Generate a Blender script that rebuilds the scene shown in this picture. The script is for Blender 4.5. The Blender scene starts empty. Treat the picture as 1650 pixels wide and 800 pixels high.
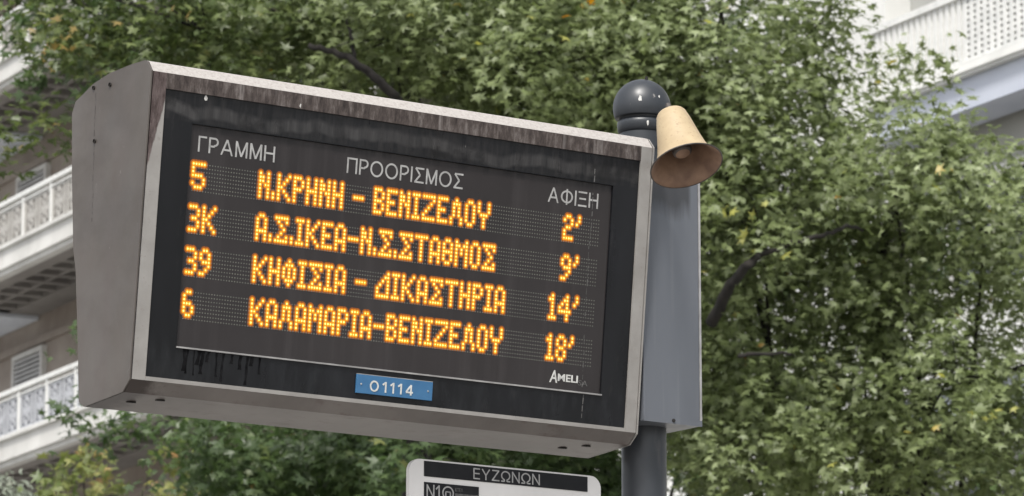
import bpy, bmesh, math, random
import numpy as np
from mathutils import Vector, Matrix, noise as mnoise

S = bpy.context.scene
COL = S.collection
R = math.radians

# ------------------------------------------------------------------ camera
F = 6800.0                                   # focal length in photo pixels (photo 1650 wide)
PITCH = 0.1955935
EYE = Vector((0, 0, 1.6))
cd = bpy.data.cameras.new('camera'); cam = bpy.data.objects.new('camera', cd); COL.objects.link(cam)
cam.location = EYE; cam.rotation_euler = (math.pi/2 + PITCH, 0, 0)
cd.sensor_width = 36; cd.lens = F/1650*36; cd.clip_start = .1; cd.clip_end = 2000
cd.dof.use_dof = True; cd.dof.focus_distance = 8.75; cd.dof.aperture_fstop = 18
S.camera = cam

# ------------------------------------------------------------------ sky and sun (bright overcast)
SUN_EL, SUN_AZ = R(57), R(195)               # azimuth clockwise from +Y
w = bpy.data.worlds.new('World'); S.world = w; w.use_nodes = True
nt = w.node_tree; nt.nodes.clear()
sky = nt.nodes.new('ShaderNodeTexSky'); sky.sky_type = 'NISHITA'; sky.sun_disc = False
sky.sun_elevation = SUN_EL; sky.sun_rotation = SUN_AZ; sky.dust_density = 3.0; sky.air_density = 1.0
hsv = nt.nodes.new('ShaderNodeHueSaturation'); hsv.inputs['Saturation'].default_value = .22
bg = nt.nodes.new('ShaderNodeBackground'); bg.inputs[1].default_value = .15
wo = nt.nodes.new('ShaderNodeOutputWorld')
nt.links.new(sky.outputs[0], hsv.inputs['Color']); nt.links.new(hsv.outputs[0], bg.inputs[0]); nt.links.new(bg.outputs[0], wo.inputs[0])
sl = bpy.data.lights.new('sun', 'SUN'); sl.energy = 2.7; sl.angle = R(10); sl.color = (1, .96, .9)
so = bpy.data.objects.new('sun', sl); COL.objects.link(so)
sd = Vector((math.sin(SUN_AZ)*math.cos(SUN_EL), math.cos(SUN_AZ)*math.cos(SUN_EL), math.sin(SUN_EL)))
so.rotation_euler = (-sd).to_track_quat('-Z', 'Y').to_euler()
S.view_settings.view_transform = 'Standard'; S.view_settings.look = 'None'
S.view_settings.exposure = 0.72; S.view_settings.gamma = 1.0
try: S.view_settings.use_curve_mapping = False
except Exception: pass
S.cycles.max_bounces = 7; S.cycles.transparent_max_bounces = 6; S.cycles.transmission_bounces = 4

# ------------------------------------------------------------------ helpers
def at(px, py, Y):
    """point of the place at distance Y along the view, seen in this photograph direction"""
    f = Vector((0, math.cos(PITCH), math.sin(PITCH))); u = Vector((0, -math.sin(PITCH), math.cos(PITCH)))
    return EYE + (f + Vector((1, 0, 0))*((px-825)/F) - u*((py-400)/F))*Y

def tag(o, label=None, cat=None, group=None, kind=None):
    if label: o['label'] = label
    if cat: o['category'] = cat
    if group: o['group'] = group
    if kind: o['kind'] = kind
    return o

def empty(name, M, label, cat, group=None):
    o = bpy.data.objects.new(name, None); COL.objects.link(o); o.matrix_world = M
    o.empty_display_size = .1
    return tag(o, label, cat, group)

def link(name, me, parent=None, mats=()):
    o = bpy.data.objects.new(name, me); COL.objects.link(o)
    if parent is not None: o.parent = parent
    for m in mats: me.materials.append(m)
    return o

def bmo(name, bm, m, parent=None, smooth=False, bevel=0):
    me = bpy.data.meshes.new(name)
    if bevel:
        bmesh.ops.remove_doubles(bm, verts=bm.verts, dist=1e-6)
        es = [e for e in bm.edges if len(e.link_faces) == 2 and e.calc_face_angle(0) > .5]
        bmesh.ops.bevel(bm, geom=es, offset=bevel, segments=2, affect='EDGES', profile=.6)
    bmesh.ops.recalc_face_normals(bm, faces=bm.faces)
    for f in bm.faces: f.smooth = smooth
    bm.to_mesh(me); bm.free()
    ms = m if isinstance(m, (list, tuple)) else [m]
    return link(name, me, parent, ms)

def box(bm, x0, x1, y0, y1, z0, z1, mi=0, M=None):
    vs = [bm.verts.new((x, y, z)) for x in (x0, x1) for y in (y0, y1) for z in (z0, z1)]
    for q in ((0,1,3,2),(4,6,7,5),(0,4,5,1),(2,3,7,6),(0,2,6,4),(1,5,7,3)):
        f = bm.faces.new([vs[i] for i in q]); f.material_index = mi
    if M is not None:
        for v in vs: v.co = M @ v.co
    return vs

def lathe(bm, prof, n=48, M=None, close=False):
    rings = []
    for r, z in prof:
        if r < 1e-6: rings.append([bm.verts.new((0, 0, z))])
        else: rings.append([bm.verts.new((r*math.cos(2*math.pi*k/n), r*math.sin(2*math.pi*k/n), z)) for k in range(n)])
    for a, b in zip(rings, rings[1:]):
        for k in range(n):
            k2 = (k+1) % n
            if len(a) == 1 and len(b) == 1: continue
            if len(a) == 1: bm.faces.new((a[0], b[k], b[k2]))
            elif len(b) == 1: bm.faces.new((a[k], b[0], a[k2]))
            else: bm.faces.new((a[k], b[k], b[k2], a[k2]))
    if M is not None:
        for rg in rings:
            for v in rg: v.co = M @ v.co

def tube(bm, pts, rads, n=8):
    pts = [Vector(p) for p in pts]; rings = []
    for i, p in enumerate(pts):
        d = (pts[min(i+1, len(pts)-1)] - pts[max(i-1, 0)]).normalized()
        a = d.cross(Vector((.31, .2, .93))).normalized(); b = d.cross(a)
        rings.append([bm.verts.new(p + (a*math.cos(2*math.pi*k/n) + b*math.sin(2*math.pi*k/n))*rads[i]) for k in range(n)])
    for a, b in zip(rings, rings[1:]):
        for k in range(n): bm.faces.new((a[k], a[(k+1) % n], b[(k+1) % n], b[k]))
    bm.faces.new(rings[-1]); bm.faces.new(rings[0])

# ---- node material builder
class NM:
    def __init__(s, name, rough=.6, metal=0.0, spec=.5):
        s.m = bpy.data.materials.new(name); s.m.use_nodes = True; s.t = s.m.node_tree; s.n = s.t.nodes; s.l = s.t.links
        s.b = s.n['Principled BSDF']; s.b.inputs['Roughness'].default_value = rough
        s.b.inputs['Metallic'].default_value = metal; s.b.inputs['Specular IOR Level'].default_value = spec
        s.tc = s.n.new('ShaderNodeTexCoord')
    def coords(s, scale=(1, 1, 1), loc=(0, 0, 0)):
        mp = s.n.new('ShaderNodeMapping'); mp.inputs['Scale'].default_value = scale; mp.inputs['Location'].default_value = loc
        s.l.new(s.tc.outputs['Object'], mp.inputs[0]); return mp.outputs[0]
    def noise(s, sc, scale=(1, 1, 1), detail=5, rough=.6, loc=(0, 0, 0)):
        n = s.n.new('ShaderNodeTexNoise'); n.inputs['Scale'].default_value = sc; n.inputs['Detail'].default_value = detail
        n.inputs['Roughness'].default_value = rough; s.l.new(s.coords(scale, loc), n.inputs[0]); return n.outputs[0]
    def ramp(s, v, stops):
        r = s.n.new('ShaderNodeValToRGB'); e = r.color_ramp.elements
        while len(e) > 1: e.remove(e[-1])
        e[0].position = stops[0][0]; c = stops[0][1]; e[0].color = (*c, 1) if hasattr(c, '__len__') else (c, c, c, 1)
        for p, c in stops[1:]:
            k = e.new(p); k.color = (*c, 1) if hasattr(c, '__len__') else (c, c, c, 1)
        s.l.new(v, r.inputs[0]); return r.outputs[0]
    def mix(s, fac, a, b, mode='MIX'):
        m = s.n.new('ShaderNodeMix'); m.data_type = 'RGBA'; m.blend_type = mode
        for k, v in ((0, fac), (6, a), (7, b)):
            if hasattr(v, 'links'): s.l.new(v, m.inputs[k])
            elif k == 0: m.inputs[0].default_value = v
            else: m.inputs[k].default_value = (*v, 1)
        return m.outputs[2]
    def math(s, op, a, b=None, clamp=False):
        m = s.n.new('ShaderNodeMath'); m.operation = op; m.use_clamp = clamp
        for k, v in ((0, a), (1, b)):
            if v is None: continue
            if hasattr(v, 'links'): s.l.new(v, m.inputs[k])
            else: m.inputs[k].default_value = v
        return m.outputs[0]
    def xyz(s):
        n = s.n.new('ShaderNodeSeparateXYZ'); s.l.new(s.tc.outputs['Object'], n.inputs[0]); return n.outputs
    def step(s, v, a, b):
        m = s.n.new('ShaderNodeMapRange'); m.inputs[1].default_value = a; m.inputs[2].default_value = b
        m.clamp = True; s.l.new(v, m.inputs[0]); return m.outputs[0]
    def color(s, c):
        if hasattr(c, 'links'): s.l.new(c, s.b.inputs['Base Color'])
        else: s.b.inputs['Base Color'].default_value = (*c, 1)
        return s
    def bump(s, h, strength=.2, dist=.002):
        b = s.n.new('ShaderNodeBump'); b.inputs['Strength'].default_value = strength; b.inputs['Distance'].default_value = dist
        s.l.new(h, b.inputs['Height']); s.l.new(b.outputs[0], s.b.inputs['Normal']); return s
    def rough(s, v): s.l.new(v, s.b.inputs['Roughness']); return s

def two_tone(name, a, b, sc=8, scale=(1, 1, 1), rough=.6, metal=0, bump=.15, dist=.003, spec=.5, lo=.35, hi=.65, detail=6):
    k = NM(name, rough, metal, spec); n = k.noise(sc, scale, detail)
    k.color(k.ramp(n, [(lo, a), (hi, b)]))
    if bump: k.bump(k.noise(sc*6, scale, 4), bump, dist)
    return k.m

# painted sign body: taupe metallic paint, streaked
k = NM('body_paint', .42, .25, .4)
c = k.ramp(k.noise(2.2, (1, 1, .6), 5), [(.3, (.072, .063, .056)), (.72, (.122, .108, .097))])
c = k.mix(k.ramp(k.noise(26, (1, 1, .06), 4), [(.45, 0.0), (.75, .45)]), c, (.10, .08, .075))
c = k.mix(k.ramp(k.noise(90, (1, 1, 1), 3), [(.62, 0.0), (.7, .25)]), c, (.10, .08, .075))
c = k.mix(k.ramp(k.noise(5, (1, 1, 1.6), 5, .65, (8, 1, 3)), [(.45, 0.0), (.7, .5)]), c, (.058, .049, .043))  # darker mottling put into the colour for the paint's uneven sheen
c = k.mix(k.ramp(k.noise(60, (1, 1, .5), 5, .7, (1, 8, 3)), [(.68, 0.0), (.72, .5)]), c, (.22, .20, .185))
k.color(c).bump(k.noise(4.5, (1, 1, 1), 2), .35, .012).rough(k.ramp(k.noise(9), [(.3, .34), (.7, .55)])); M_body = k.m
# underside
k = NM('underside_paint', .38, .2, .4)
c = k.ramp(k.noise(5, (1, 1, 1), 6), [(.3, (.095, .084, .078)), (.72, (.165, .148, .139))])
c = k.mix(k.ramp(k.noise(14, (1, 2, 1), 6, .7, (3, 1, 0)), [(.55, 0.0), (.66, .7)]), c, (.085, .06, .055))
X, Y_, Z_ = k.xyz()
c = k.mix(k.math('MULTIPLY', k.step(k.math('ADD', k.math('MULTIPLY', X, -1.0), k.math('MULTIPLY', k.noise(25, (1, 1, 1), 5, .7), .12)), .61, .66), .85), c, (.022, .014, .012))
k.color(c); M_under = k.m
# light frame with soot where water runs off the hood
k = NM('frame_paint', .4, .15, .4)
X, Y_, Z_ = k.xyz()
c = k.ramp(k.noise(12), [(.3, (.225, .213, .20)), (.7, (.30, .288, .272))])
grain = k.noise(120, (1, 1, .25), 5, .75)
wedge = k.math('ADD', k.step(Z_, .02, .22), k.math('MULTIPLY', k.math('SUBTRACT', grain, .5), 1.2))
side = k.step(k.math('ADD', k.math('MULTIPLY', X, -1.0), k.math('ADD', k.math('MULTIPLY', k.math('SUBTRACT', .13, Z_), -.2336), k.math('MULTIPLY', k.math('SUBTRACT', grain, .5), .012))), .6325, .6355)
left = k.step(X, -.55, -.56)
soot = k.mix(k.ramp(grain, [(.35, 0.0), (.75, 1.0)]), (.035, .022, .02), (.16, .125, .12))
c = k.mix(k.math('MULTIPLY', k.math('MULTIPLY', k.step(Z_, .03, .05), left), side, True), c, soot)
c = k.mix(k.ramp(k.noise(70, (1, 1, 1), 4, .7, (1, 2, 3)), [(.6, 0.0), (.68, .5)]), c, (.2, .17, .16))
k.color(c); M_frame = k.m
# sooty top strip
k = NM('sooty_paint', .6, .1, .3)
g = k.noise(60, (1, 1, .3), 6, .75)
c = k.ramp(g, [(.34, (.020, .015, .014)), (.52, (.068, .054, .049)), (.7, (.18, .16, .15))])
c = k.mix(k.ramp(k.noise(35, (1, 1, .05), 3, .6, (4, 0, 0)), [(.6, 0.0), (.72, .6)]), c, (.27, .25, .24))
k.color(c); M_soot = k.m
# bright, pitted hood edge
k = NM('hood_edge_paint', .5, .05, .4)
c = k.ramp(k.noise(150, (1, 1, 1), 5, .8), [(.36, (.26, .238, .222)), (.5, (.34, .318, .30)), (.7, (.40, .38, .36))])
k.color(c); M_hood = k.m
# glossy black fascia with lime stains
k = NM('fascia_black', .3, 0, .28)
X, Y_, Z_ = k.xyz()
c = k.ramp(k.noise(3, (1, 1, 1), 4), [(.3, (.0045, .005, .006)), (.7, (.0085, .009, .011))])
scal = k.math('ADD', Z_, k.math('MULTIPLY', k.math('SUBTRACT', k.noise(7, (1, 1, .1), 3, .5), .5), .07))
band = k.math('MULTIPLY', k.step(scal, .243, .25), k.math('SUBTRACT', 1.0, k.step(scal, .266, .276)))
st = k.ramp(k.noise(55, (1, 1, .1), 5, .7), [(.35, 0.15), (.65, .75)])
c = k.mix(k.math('MULTIPLY', band, st), c, (.06, .058, .058))
c = k.mix(k.ramp(k.noise(40, (1, 1, .25), 5, .7, (7, 0, 2)), [(.6, 0.0), (.75, .35)]), c, (.04, .038, .038))
top = k.math('MULTIPLY', k.step(Z_, .232, .236), k.ramp(k.noise(80, (1, 1, .12), 5, .75, (3, 0, 1)), [(.4, 0.0), (.7, .55)]))
c = k.mix(top, c, (.032, .030, .030))
blot = k.math('MULTIPLY', k.ramp(k.noise(9, (1, 1, 1), 6, .7, (5, 0, 5)), [(.52, 0.0), (.6, .6)]), k.step(Z_, .23, .24))
c = k.mix(blot, c, (.0035, .0035, .004))
low = k.math('MULTIPLY', k.step(Z_, -.2, -.24), k.ramp(k.noise(30, (1, 1, .3), 5, .7, (9, 0, 1)), [(.45, 0.0), (.75, .3)]))
c = k.mix(low, c, (.035, .038, .042))
k.color(c).rough(k.ramp(k.noise(20, (1, 1, .2), 5), [(.3, .22), (.7, .45)])); M_fascia = k.m
# screen plate: dusty dark acrylic
k = NM('screen_acrylic', .38, 0, .3)
X, Y_, Z_ = k.xyz()
c = k.ramp(k.noise(2.5, (1, 1, 1), 5), [(.3, (.019, .0165, .017)), (.7, (.029, .0255, .026))])
c = k.mix(k.ramp(k.noise(30, (1, 1, .04), 4, .6), [(.5, 0.0), (.8, .45)]), c, (.055, .049, .050))
drip = k.math('MULTIPLY', k.step(k.math('ADD', Z_, k.math('MULTIPLY', k.noise(60, (1, 1, .02), 3), .03)), .228, .243), 1.0)
c = k.mix(k.math('MULTIPLY', drip, k.ramp(k.noise(55, (1, 1, .05), 3, .7, (2, 0, 0)), [(.45, 0.0), (.55, .85)])), c, (.012, .011, .012))
k.color(c).rough(k.ramp(k.noise(15, (1, 1, .2), 4), [(.3, .3), (.7, .5)])); M_screen = k.m
M_trim = two_tone('trim_aluminium', (.30, .29, .285), (.45, .44, .43), 20, rough=.4, metal=.6, bump=0)
M_hole = two_tone('dark_hole', (.008, .007, .007), (.016, .014, .013), 30, rough=.9, bump=0)
M_text = two_tone('printed_grey', (.25, .248, .243), (.36, .357, .35), 90, rough=.6, bump=0)
M_textw = two_tone('printed_white', (.42, .42, .40), (.55, .55, .53), 70, rough=.6, bump=0)
M_wear = two_tone('worn_print', (.045, .043, .042), (.12, .118, .115), 160, rough=.7, bump=0)
M_unlit = two_tone('unlit_led_lens', (.09, .092, .082), (.15, .15, .132), 60, rough=.35, bump=0)
def emit(name, col, st):
    k = NM(name, .4); k.color((.03, .02, .015)); k.b.inputs['Specular IOR Level'].default_value = .15; k.b.inputs['Emission Color'].default_value = (*col, 1); k.b.inputs['Emission Strength'].default_value = st; return k.m
M_led = emit('led_amber_core', (1, .68, .18), 1.5)
M_ledr = emit('led_amber_lens', (1, .37, .005), .84)
M_ledg = emit('led_halo_outer', (1, .25, .004), .20)  # wide, weakly glowing disc, added to imitate the halo round lit dots
M_ledm = emit('led_halo_inner', (1, .33, .004), .52)  # narrower, stronger glow disc added for the same halo
M_blue = two_tone('blue_enamel', (.026, .105, .225), (.042, .14, .275), 14, rough=.35, bump=.05)
M_drop = two_tone('bird_dropping', (.42, .41, .39), (.6, .59, .56), 60, rough=.8, bump=0)
M_drip = two_tone('black_run', (.0035, .0035, .004), (.012, .012, .013), 60, rough=.9, bump=0, spec=.05)

k = NM('pole_paint', .33, .0, .5)
c = k.ramp(k.noise(4, (1, 1, .5), 5), [(.3, (.016, .019, .023)), (.7, (.032, .036, .043))])
c = k.mix(k.ramp(k.noise(30, (1, 1, .15), 5, .7), [(.58, 0.0), (.76, .6)]), c, (.085, .08, .078))
c = k.mix(k.ramp(k.noise(70, (1, 1, .6), 4, .7, (3, 3, 3)), [(.70, 0.0), (.73, .9)]), c, (.22, .21, .20))
k.color(c).rough(k.ramp(k.noise(14), [(.3, .26), (.7, .5)])).bump(k.noise(45), .12, .002); M_pole = k.m
k = NM('cabinet_paint', .34, .1, .5)
c = k.ramp(k.noise(3, (1, 1, .3), 5), [(.3, (.080, .087, .100)), (.7, (.116, .125, .142))])
c = k.mix(k.ramp(k.noise(40, (1, 1, .04), 4, .6), [(.55, 0.0), (.85, .4)]), c, (.18, .188, .20))
X, Y_, Z_ = k.xyz()
top_mask = k.math('ADD', k.math('SUBTRACT', Z_, 3.157), k.math('MULTIPLY', k.noise(28, (1, 1, .10), 4, .6, (5, 0, 0)), .10))
c = k.mix(k.math('MULTIPLY', k.math('MULTIPLY', k.step(top_mask, .232, .275), k.math('SUBTRACT', 1.0, k.step(X, .052, .062))), .85), c, (.028, .028, .03))  # darker at the top, short of the right edge, with a ragged border
k.color(c).rough(k.ramp(k.noise(8, (1, 1, .3)), [(.3, .3), (.7, .45)])); M_cab = k.m
k = NM('horn_enamel', .55, 0, .35)
c = k.ramp(k.noise(14), [(.3, (.31, .24, .145)), (.7, (.39, .31, .195))])
c = k.mix(k.ramp(k.noise(120, (1, 1, 1), 4, .75), [(.6, 0.0), (.66, .8)]), c, (.16, .09, .045))
c = k.mix(k.ramp(k.noise(9, (1, 1, 1), 6, .7, (2, 2, 2)), [(.5, 0.0), (.75, .5)]), c, (.25, .19, .12))
k.color(c).bump(k.noise(60), .15, .001); M_horn = k.m
M_hornin = two_tone('horn_inner_rust', (.12, .066, .042), (.23, .140, .09), 18, rough=.6, bump=.1)
M_horndk = two_tone('horn_driver_grey', (.03, .026, .024), (.075, .062, .056), 30, rough=.6, bump=.1)
k = NM('board_paint', .4, 0, .4)
c = k.ramp(k.noise(6, (1, 1, .4), 5), [(.3, (.56, .545, .53)), (.7, (.68, .665, .65))])
k.color(c); M_board = k.m
M_black = two_tone('printed_black', (.007, .0075, .009), (.012, .0125, .014), 20, rough=.5, bump=0, spec=.2)

# ------------------------------------------------------------------ frames of the sign and of its pole
PSI, TIP = 0.60756, 0.10848
O = Vector((-.2290, 8.7404, 3.2973))
h = Vector((math.cos(PSI), math.sin(PSI), 0)); n0 = Vector((math.sin(PSI), -math.cos(PSI), 0)); zz = Vector((0, 0, 1))
up = math.cos(TIP)*zz + math.sin(TIP)*n0; nn = math.cos(TIP)*n0 - math.sin(TIP)*zz
def frame_mat(a, b, c, o):
    return Matrix(((a.x, b.x, c.x, o.x), (a.y, b.y, c.y, o.y), (a.z, b.z, c.z, o.z), (0, 0, 0, 1)))
MS = frame_mat(h, -nn, up, O)                # display frame: x along, y away from viewer, z up the face
MP0 = frame_mat(h, -n0, zz, O)               # upright frame with the same origin and heading

# ------------------------------------------------------------------ setting: ground, road, pavement
def sheet(name, x0, x1, y0, y1, z, m, t=None):
    bm = bmesh.new()
    if t: box(bm, x0, x1, y0, y1, z-t, z)
    else:
        vs = [bm.verts.new(p) for p in ((x0, y0, z), (x1, y0, z), (x1, y1, z), (x0, y1, z))]; bm.faces.new(vs)
    return tag(bmo(name, bm, m), kind='structure')
M_ground = two_tone('ground_soil', (.10, .095, .08), (.16, .15, .13), .3, rough=.95)
M_asph = two_tone('asphalt', (.04, .04, .042), (.065, .065, .066), 3, rough=.9)
M_pave = two_tone('pavement_concrete', (.24, .23, .215), (.34, .33, .31), 2, rough=.9)
M_paint = two_tone('road_paint', (.6, .6, .58), (.75, .75, .72), 6, rough=.7)
AZ = R(27); fu = Vector((-math.sin(AZ), math.cos(AZ), 0)); fn = Vector((-math.cos(AZ), -math.sin(AZ), 0))
FO = Vector((-8.25, 66.703, 0))
MF = frame_mat(-fu, -fn, zz, FO)             # facade frame: x toward the viewer's right, y into the building, z up
sheet('ground', -900, 900, -900, 900, 0, M_ground)
def fsheet(name, x0, x1, y0, y1, z, m, t=.02):
    bm = bmesh.new(); box(bm, x0, x1, y0, y1, z-t, z); o = bmo(name, bm, m); o.matrix_world = MF; return tag(o, kind='structure')
fsheet('road', -140, 160, -34, -16, .03, M_asph)
bm = bmesh.new()
for i in range(40): box(bm, -120+6*i, -117+6*i, -25.08, -24.92, .031, .036)
o = bmo('road_marking', bm, M_paint); o.matrix_world = MF; tag(o, kind='structure')
fsheet('pavement', -140, 160, -16, 2, .14, M_pave, .14)
fsheet('kerb', -140, 160, -16.14, -16.003, .15, M_pave, .15)
sheet('near_pavement', -9, 9, -6, 12.5, .14, M_pave, .14)

# ------------------------------------------------------------------ apartment buildings
M_white = two_tone('white_render', (.58, .58, .56), (.70, .70, .68), 1.2, (1, 1, .5), rough=.8, dist=.004)
M_beige = two_tone('beige_marble', (.27, .225, .195), (.37, .32, .28), .8, (1, 1, 1), rough=.6, lo=.4, hi=.6)
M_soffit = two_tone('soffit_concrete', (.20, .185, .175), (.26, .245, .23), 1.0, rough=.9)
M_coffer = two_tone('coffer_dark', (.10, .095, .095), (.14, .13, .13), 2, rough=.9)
M_rail = two_tone('white_railing_paint', (.56, .565, .55), (.68, .68, .66), 8, rough=.5)
M_shut = two_tone('grey_shutter', (.46, .455, .46), (.55, .55, .555), 6, rough=.6)
M_wood = two_tone('door_frame_white', (.6, .59, .57), (.7, .69, .67), 6, rough=.6)
k = NM('window_glass', .08, 0, .6); k.color((.03, .035, .04)); M_glass = k.m
M_pale = two_tone('pale_blue_render', (.42, .45, .53), (.50, .53, .60), .9, rough=.85)
M_greyw = two_tone('grey_beige_render', (.36, .36, .34), (.45, .45, .43), .8, rough=.85)
M_awn = two_tone('pale_awning', (.62, .66, .74), (.72, .76, .82), 3, rough=.8)
PITCHZ = 3.14
def part(bm, name, m, parent, **kw): return bmo(name, bm, m, parent, **kw)

# -- left building
M_edge = two_tone('weathered_white_render', (.46, .455, .435), (.58, .575, .555), 1.2, (1, 1, .5), rough=.8, dist=.004)
BA = empty('apartment_building', MF, 'beige apartment building with ornate cast white balustrades on white edged balconies at left', 'building')
XL, XR = -34.0, 17.0
bm = bmesh.new(); box(bm, XL, XR, 1.9, 14, 0, 26.8); part(bm, 'wall', M_beige, BA)
bm = bmesh.new(); box(bm, XL-.2, XR+.2, 1.5, 14.4, 26.81, 27.1); part(bm, 'roof', M_white, BA)
# cast balustrade panel, shared mesh
def balus_mesh():
    bm = bmesh.new(); W_, H_ = .56, .54
    for x0, x1, z0, z1 in ((-W_/2, -W_/2+.06, 0, H_), (W_/2-.06, W_/2, 0, H_), (-W_/2+.06, W_/2-.06, 0, .04), (-W_/2+.06, W_/2-.06, H_-.04, H_)):
        box(bm, x0, x1, -.007, .007, z0, z1)
    for zc in (.135, .405):                  # two rings
        n = 14; ro, ri = .105, .042
        vo = [[bm.verts.new((r*math.cos(2*math.pi*i/n), y, zc + r*math.sin(2*math.pi*i/n))) for i in range(n)] for r, y in ((ro, -.006), (ri, -.006), (ri, .006), (ro, .006))]
        for a, b in ((0, 1), (1, 2), (2, 3), (3, 0)):
            for i in range(n): bm.faces.new((vo[a][i], vo[a][(i+1) % n], vo[b][(i+1) % n], vo[b][i]))
    for s in (-1, 1):                        # bow tie between them and side scrolls
        v = [bm.verts.new(p) for p in ((s*.03, -.005, .25), (s*.16, -.005, .19), (s*.16, -.005, .35), (s*.03, -.005, .29))]
        bm.faces.new(v)
        v2 = [bm.verts.new((p.co.x, .005, p.co.z)) for p in v]; bm.faces.new(v2[::-1])
        for i in range(4): bm.faces.new((v[i], v[(i+1) % 4], v2[(i+1) % 4], v2[i]))
        box(bm, s*.165-.012, s*.165+.012, -.0055, .0055, .06, .48)
    box(bm, -.03, .03, -.0055, .0055, .235, .305)
    me = bpy.data.meshes.new('balustrade_panel'); bmesh.ops.recalc_face_normals(bm, faces=bm.faces); bm.to_mesh(me); bm.free(); me.materials.append(M_rail); return me
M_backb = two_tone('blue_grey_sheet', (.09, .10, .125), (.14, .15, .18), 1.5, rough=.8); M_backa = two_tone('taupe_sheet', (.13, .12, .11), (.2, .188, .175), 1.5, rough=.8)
BAL = balus_mesh(); BAL.materials.clear(); BAL.materials.append(two_tone('stone_grey_railing_paint', (.33, .315, .29), (.42, .405, .38), 8, rough=.5)); BALG = BAL.copy(); BALG.materials.clear(); BALG.materials.append(two_tone('grey_railing_paint', (.34, .35, .375), (.44, .45, .475), 8, rough=.5))
bm = bmesh.new(); box(bm, -.03, .03, -.03, .03, 0, .72); pm = bpy.data.meshes.new('rail_post'); bm.to_mesh(pm); bm.free(); pm.materials.append(M_rail)
for k_ in range(-2, 5):
    zb = 11.2 + PITCHZ*(k_-1)                # underside of the slab edge
    bm = bmesh.new(); box(bm, XL, XR, .0, .16, zb, zb+.47)          # white edge beam
    box(bm, XL, XR, -.05, .0, zb+.08, zb+.13); box(bm, XL, XR, -.05, .0, zb+.42, zb+.47)
    box(bm, XL, XR, .162, 1.898, zb+.28, zb+.46)                    # slab
    bal = part(bm, 'balcony', M_edge, BA)
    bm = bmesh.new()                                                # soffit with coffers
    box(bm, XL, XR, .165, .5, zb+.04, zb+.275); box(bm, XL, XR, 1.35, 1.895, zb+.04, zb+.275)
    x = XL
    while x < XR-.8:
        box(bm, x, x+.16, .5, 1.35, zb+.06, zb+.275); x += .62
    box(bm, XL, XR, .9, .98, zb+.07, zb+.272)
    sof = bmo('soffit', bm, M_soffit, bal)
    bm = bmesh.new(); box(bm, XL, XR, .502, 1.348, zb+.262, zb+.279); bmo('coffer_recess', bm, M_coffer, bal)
    if -1 <= k_ <= 3:
        bm = bmesh.new(); z0 = zb+.47
        box(bm, XL+.1, XR-.1, .03, .12, z0+.70, z0+.77)             # hand rail
        box(bm, XL+.1, XR-.1, .05, .10, z0+.615, z0+.64); box(bm, XL+.1, XR-.1, .05, .10, z0+.035, z0+.06)
        hr = bmo('handrail', bm, M_rail, bal)
        if k_ in (0, 1, 2, 3):
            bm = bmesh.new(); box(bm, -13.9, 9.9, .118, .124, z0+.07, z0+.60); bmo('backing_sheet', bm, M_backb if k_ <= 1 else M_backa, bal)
        i = 0; x = -14.0
        while x < 12:
            if k_ in (1, 2, 3) and x < 10:
                p = link('balustrade_panel', BALG if k_ <= 1 else BAL, bal); p.location = (x+.31, .075, z0+.065)
            if i % 2 == 0:
                q = link('rail_post', pm, bal); q.location = (x-.005, .075, z0-.01)
            i += 1; x += .62
    # doors and louvred shutters on the wall behind
    zf = zb - PITCHZ + .47
    if k_ >= -1:
        for xd in (-12.2, -8.6, -4.25, -.3, 3.4, 7.1, 10.8):
            bm = bmesh.new()
            W2, H2 = 1.45, 2.15
            box(bm, xd, xd+.09, 1.80, 1.897, zf, zf+H2); box(bm, xd+W2-.09, xd+W2, 1.80, 1.897, zf, zf+H2)
            box(bm, xd+.09, xd+W2-.09, 1.80, 1.897, zf+H2-.09, zf+H2)
            d = bmo('balcony_door', bm, M_wood, BA)
            bm = bmesh.new(); box(bm, xd+.09, xd+W2-.09, 1.87, 1.89, zf, zf+H2-.09); bmo('glass', bm, M_glass, d)
            if xd in (-4.25, 3.4, -12.2):
                bm = bmesh.new()
                for j in range(26): box(bm, xd+.10, xd+W2-.10, 1.815, 1.85, zf+.04+j*.078, zf+.085+j*.078)
                bmo('shutter', bm, M_shut, d)
        # raised bands on the marble
        bm = bmesh.new(); box(bm, XL, XR, 1.84, 1.899, zf+2.2, zf+2.32); part(bm, 'lintel_band', M_beige, BA)
        bm = bmesh.new(); box(bm, -10.5, -3.2, .9, 1.885, zb-.03, zb+.035); part(bm, 'ceiling_panel', M_awn, BA)
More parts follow.
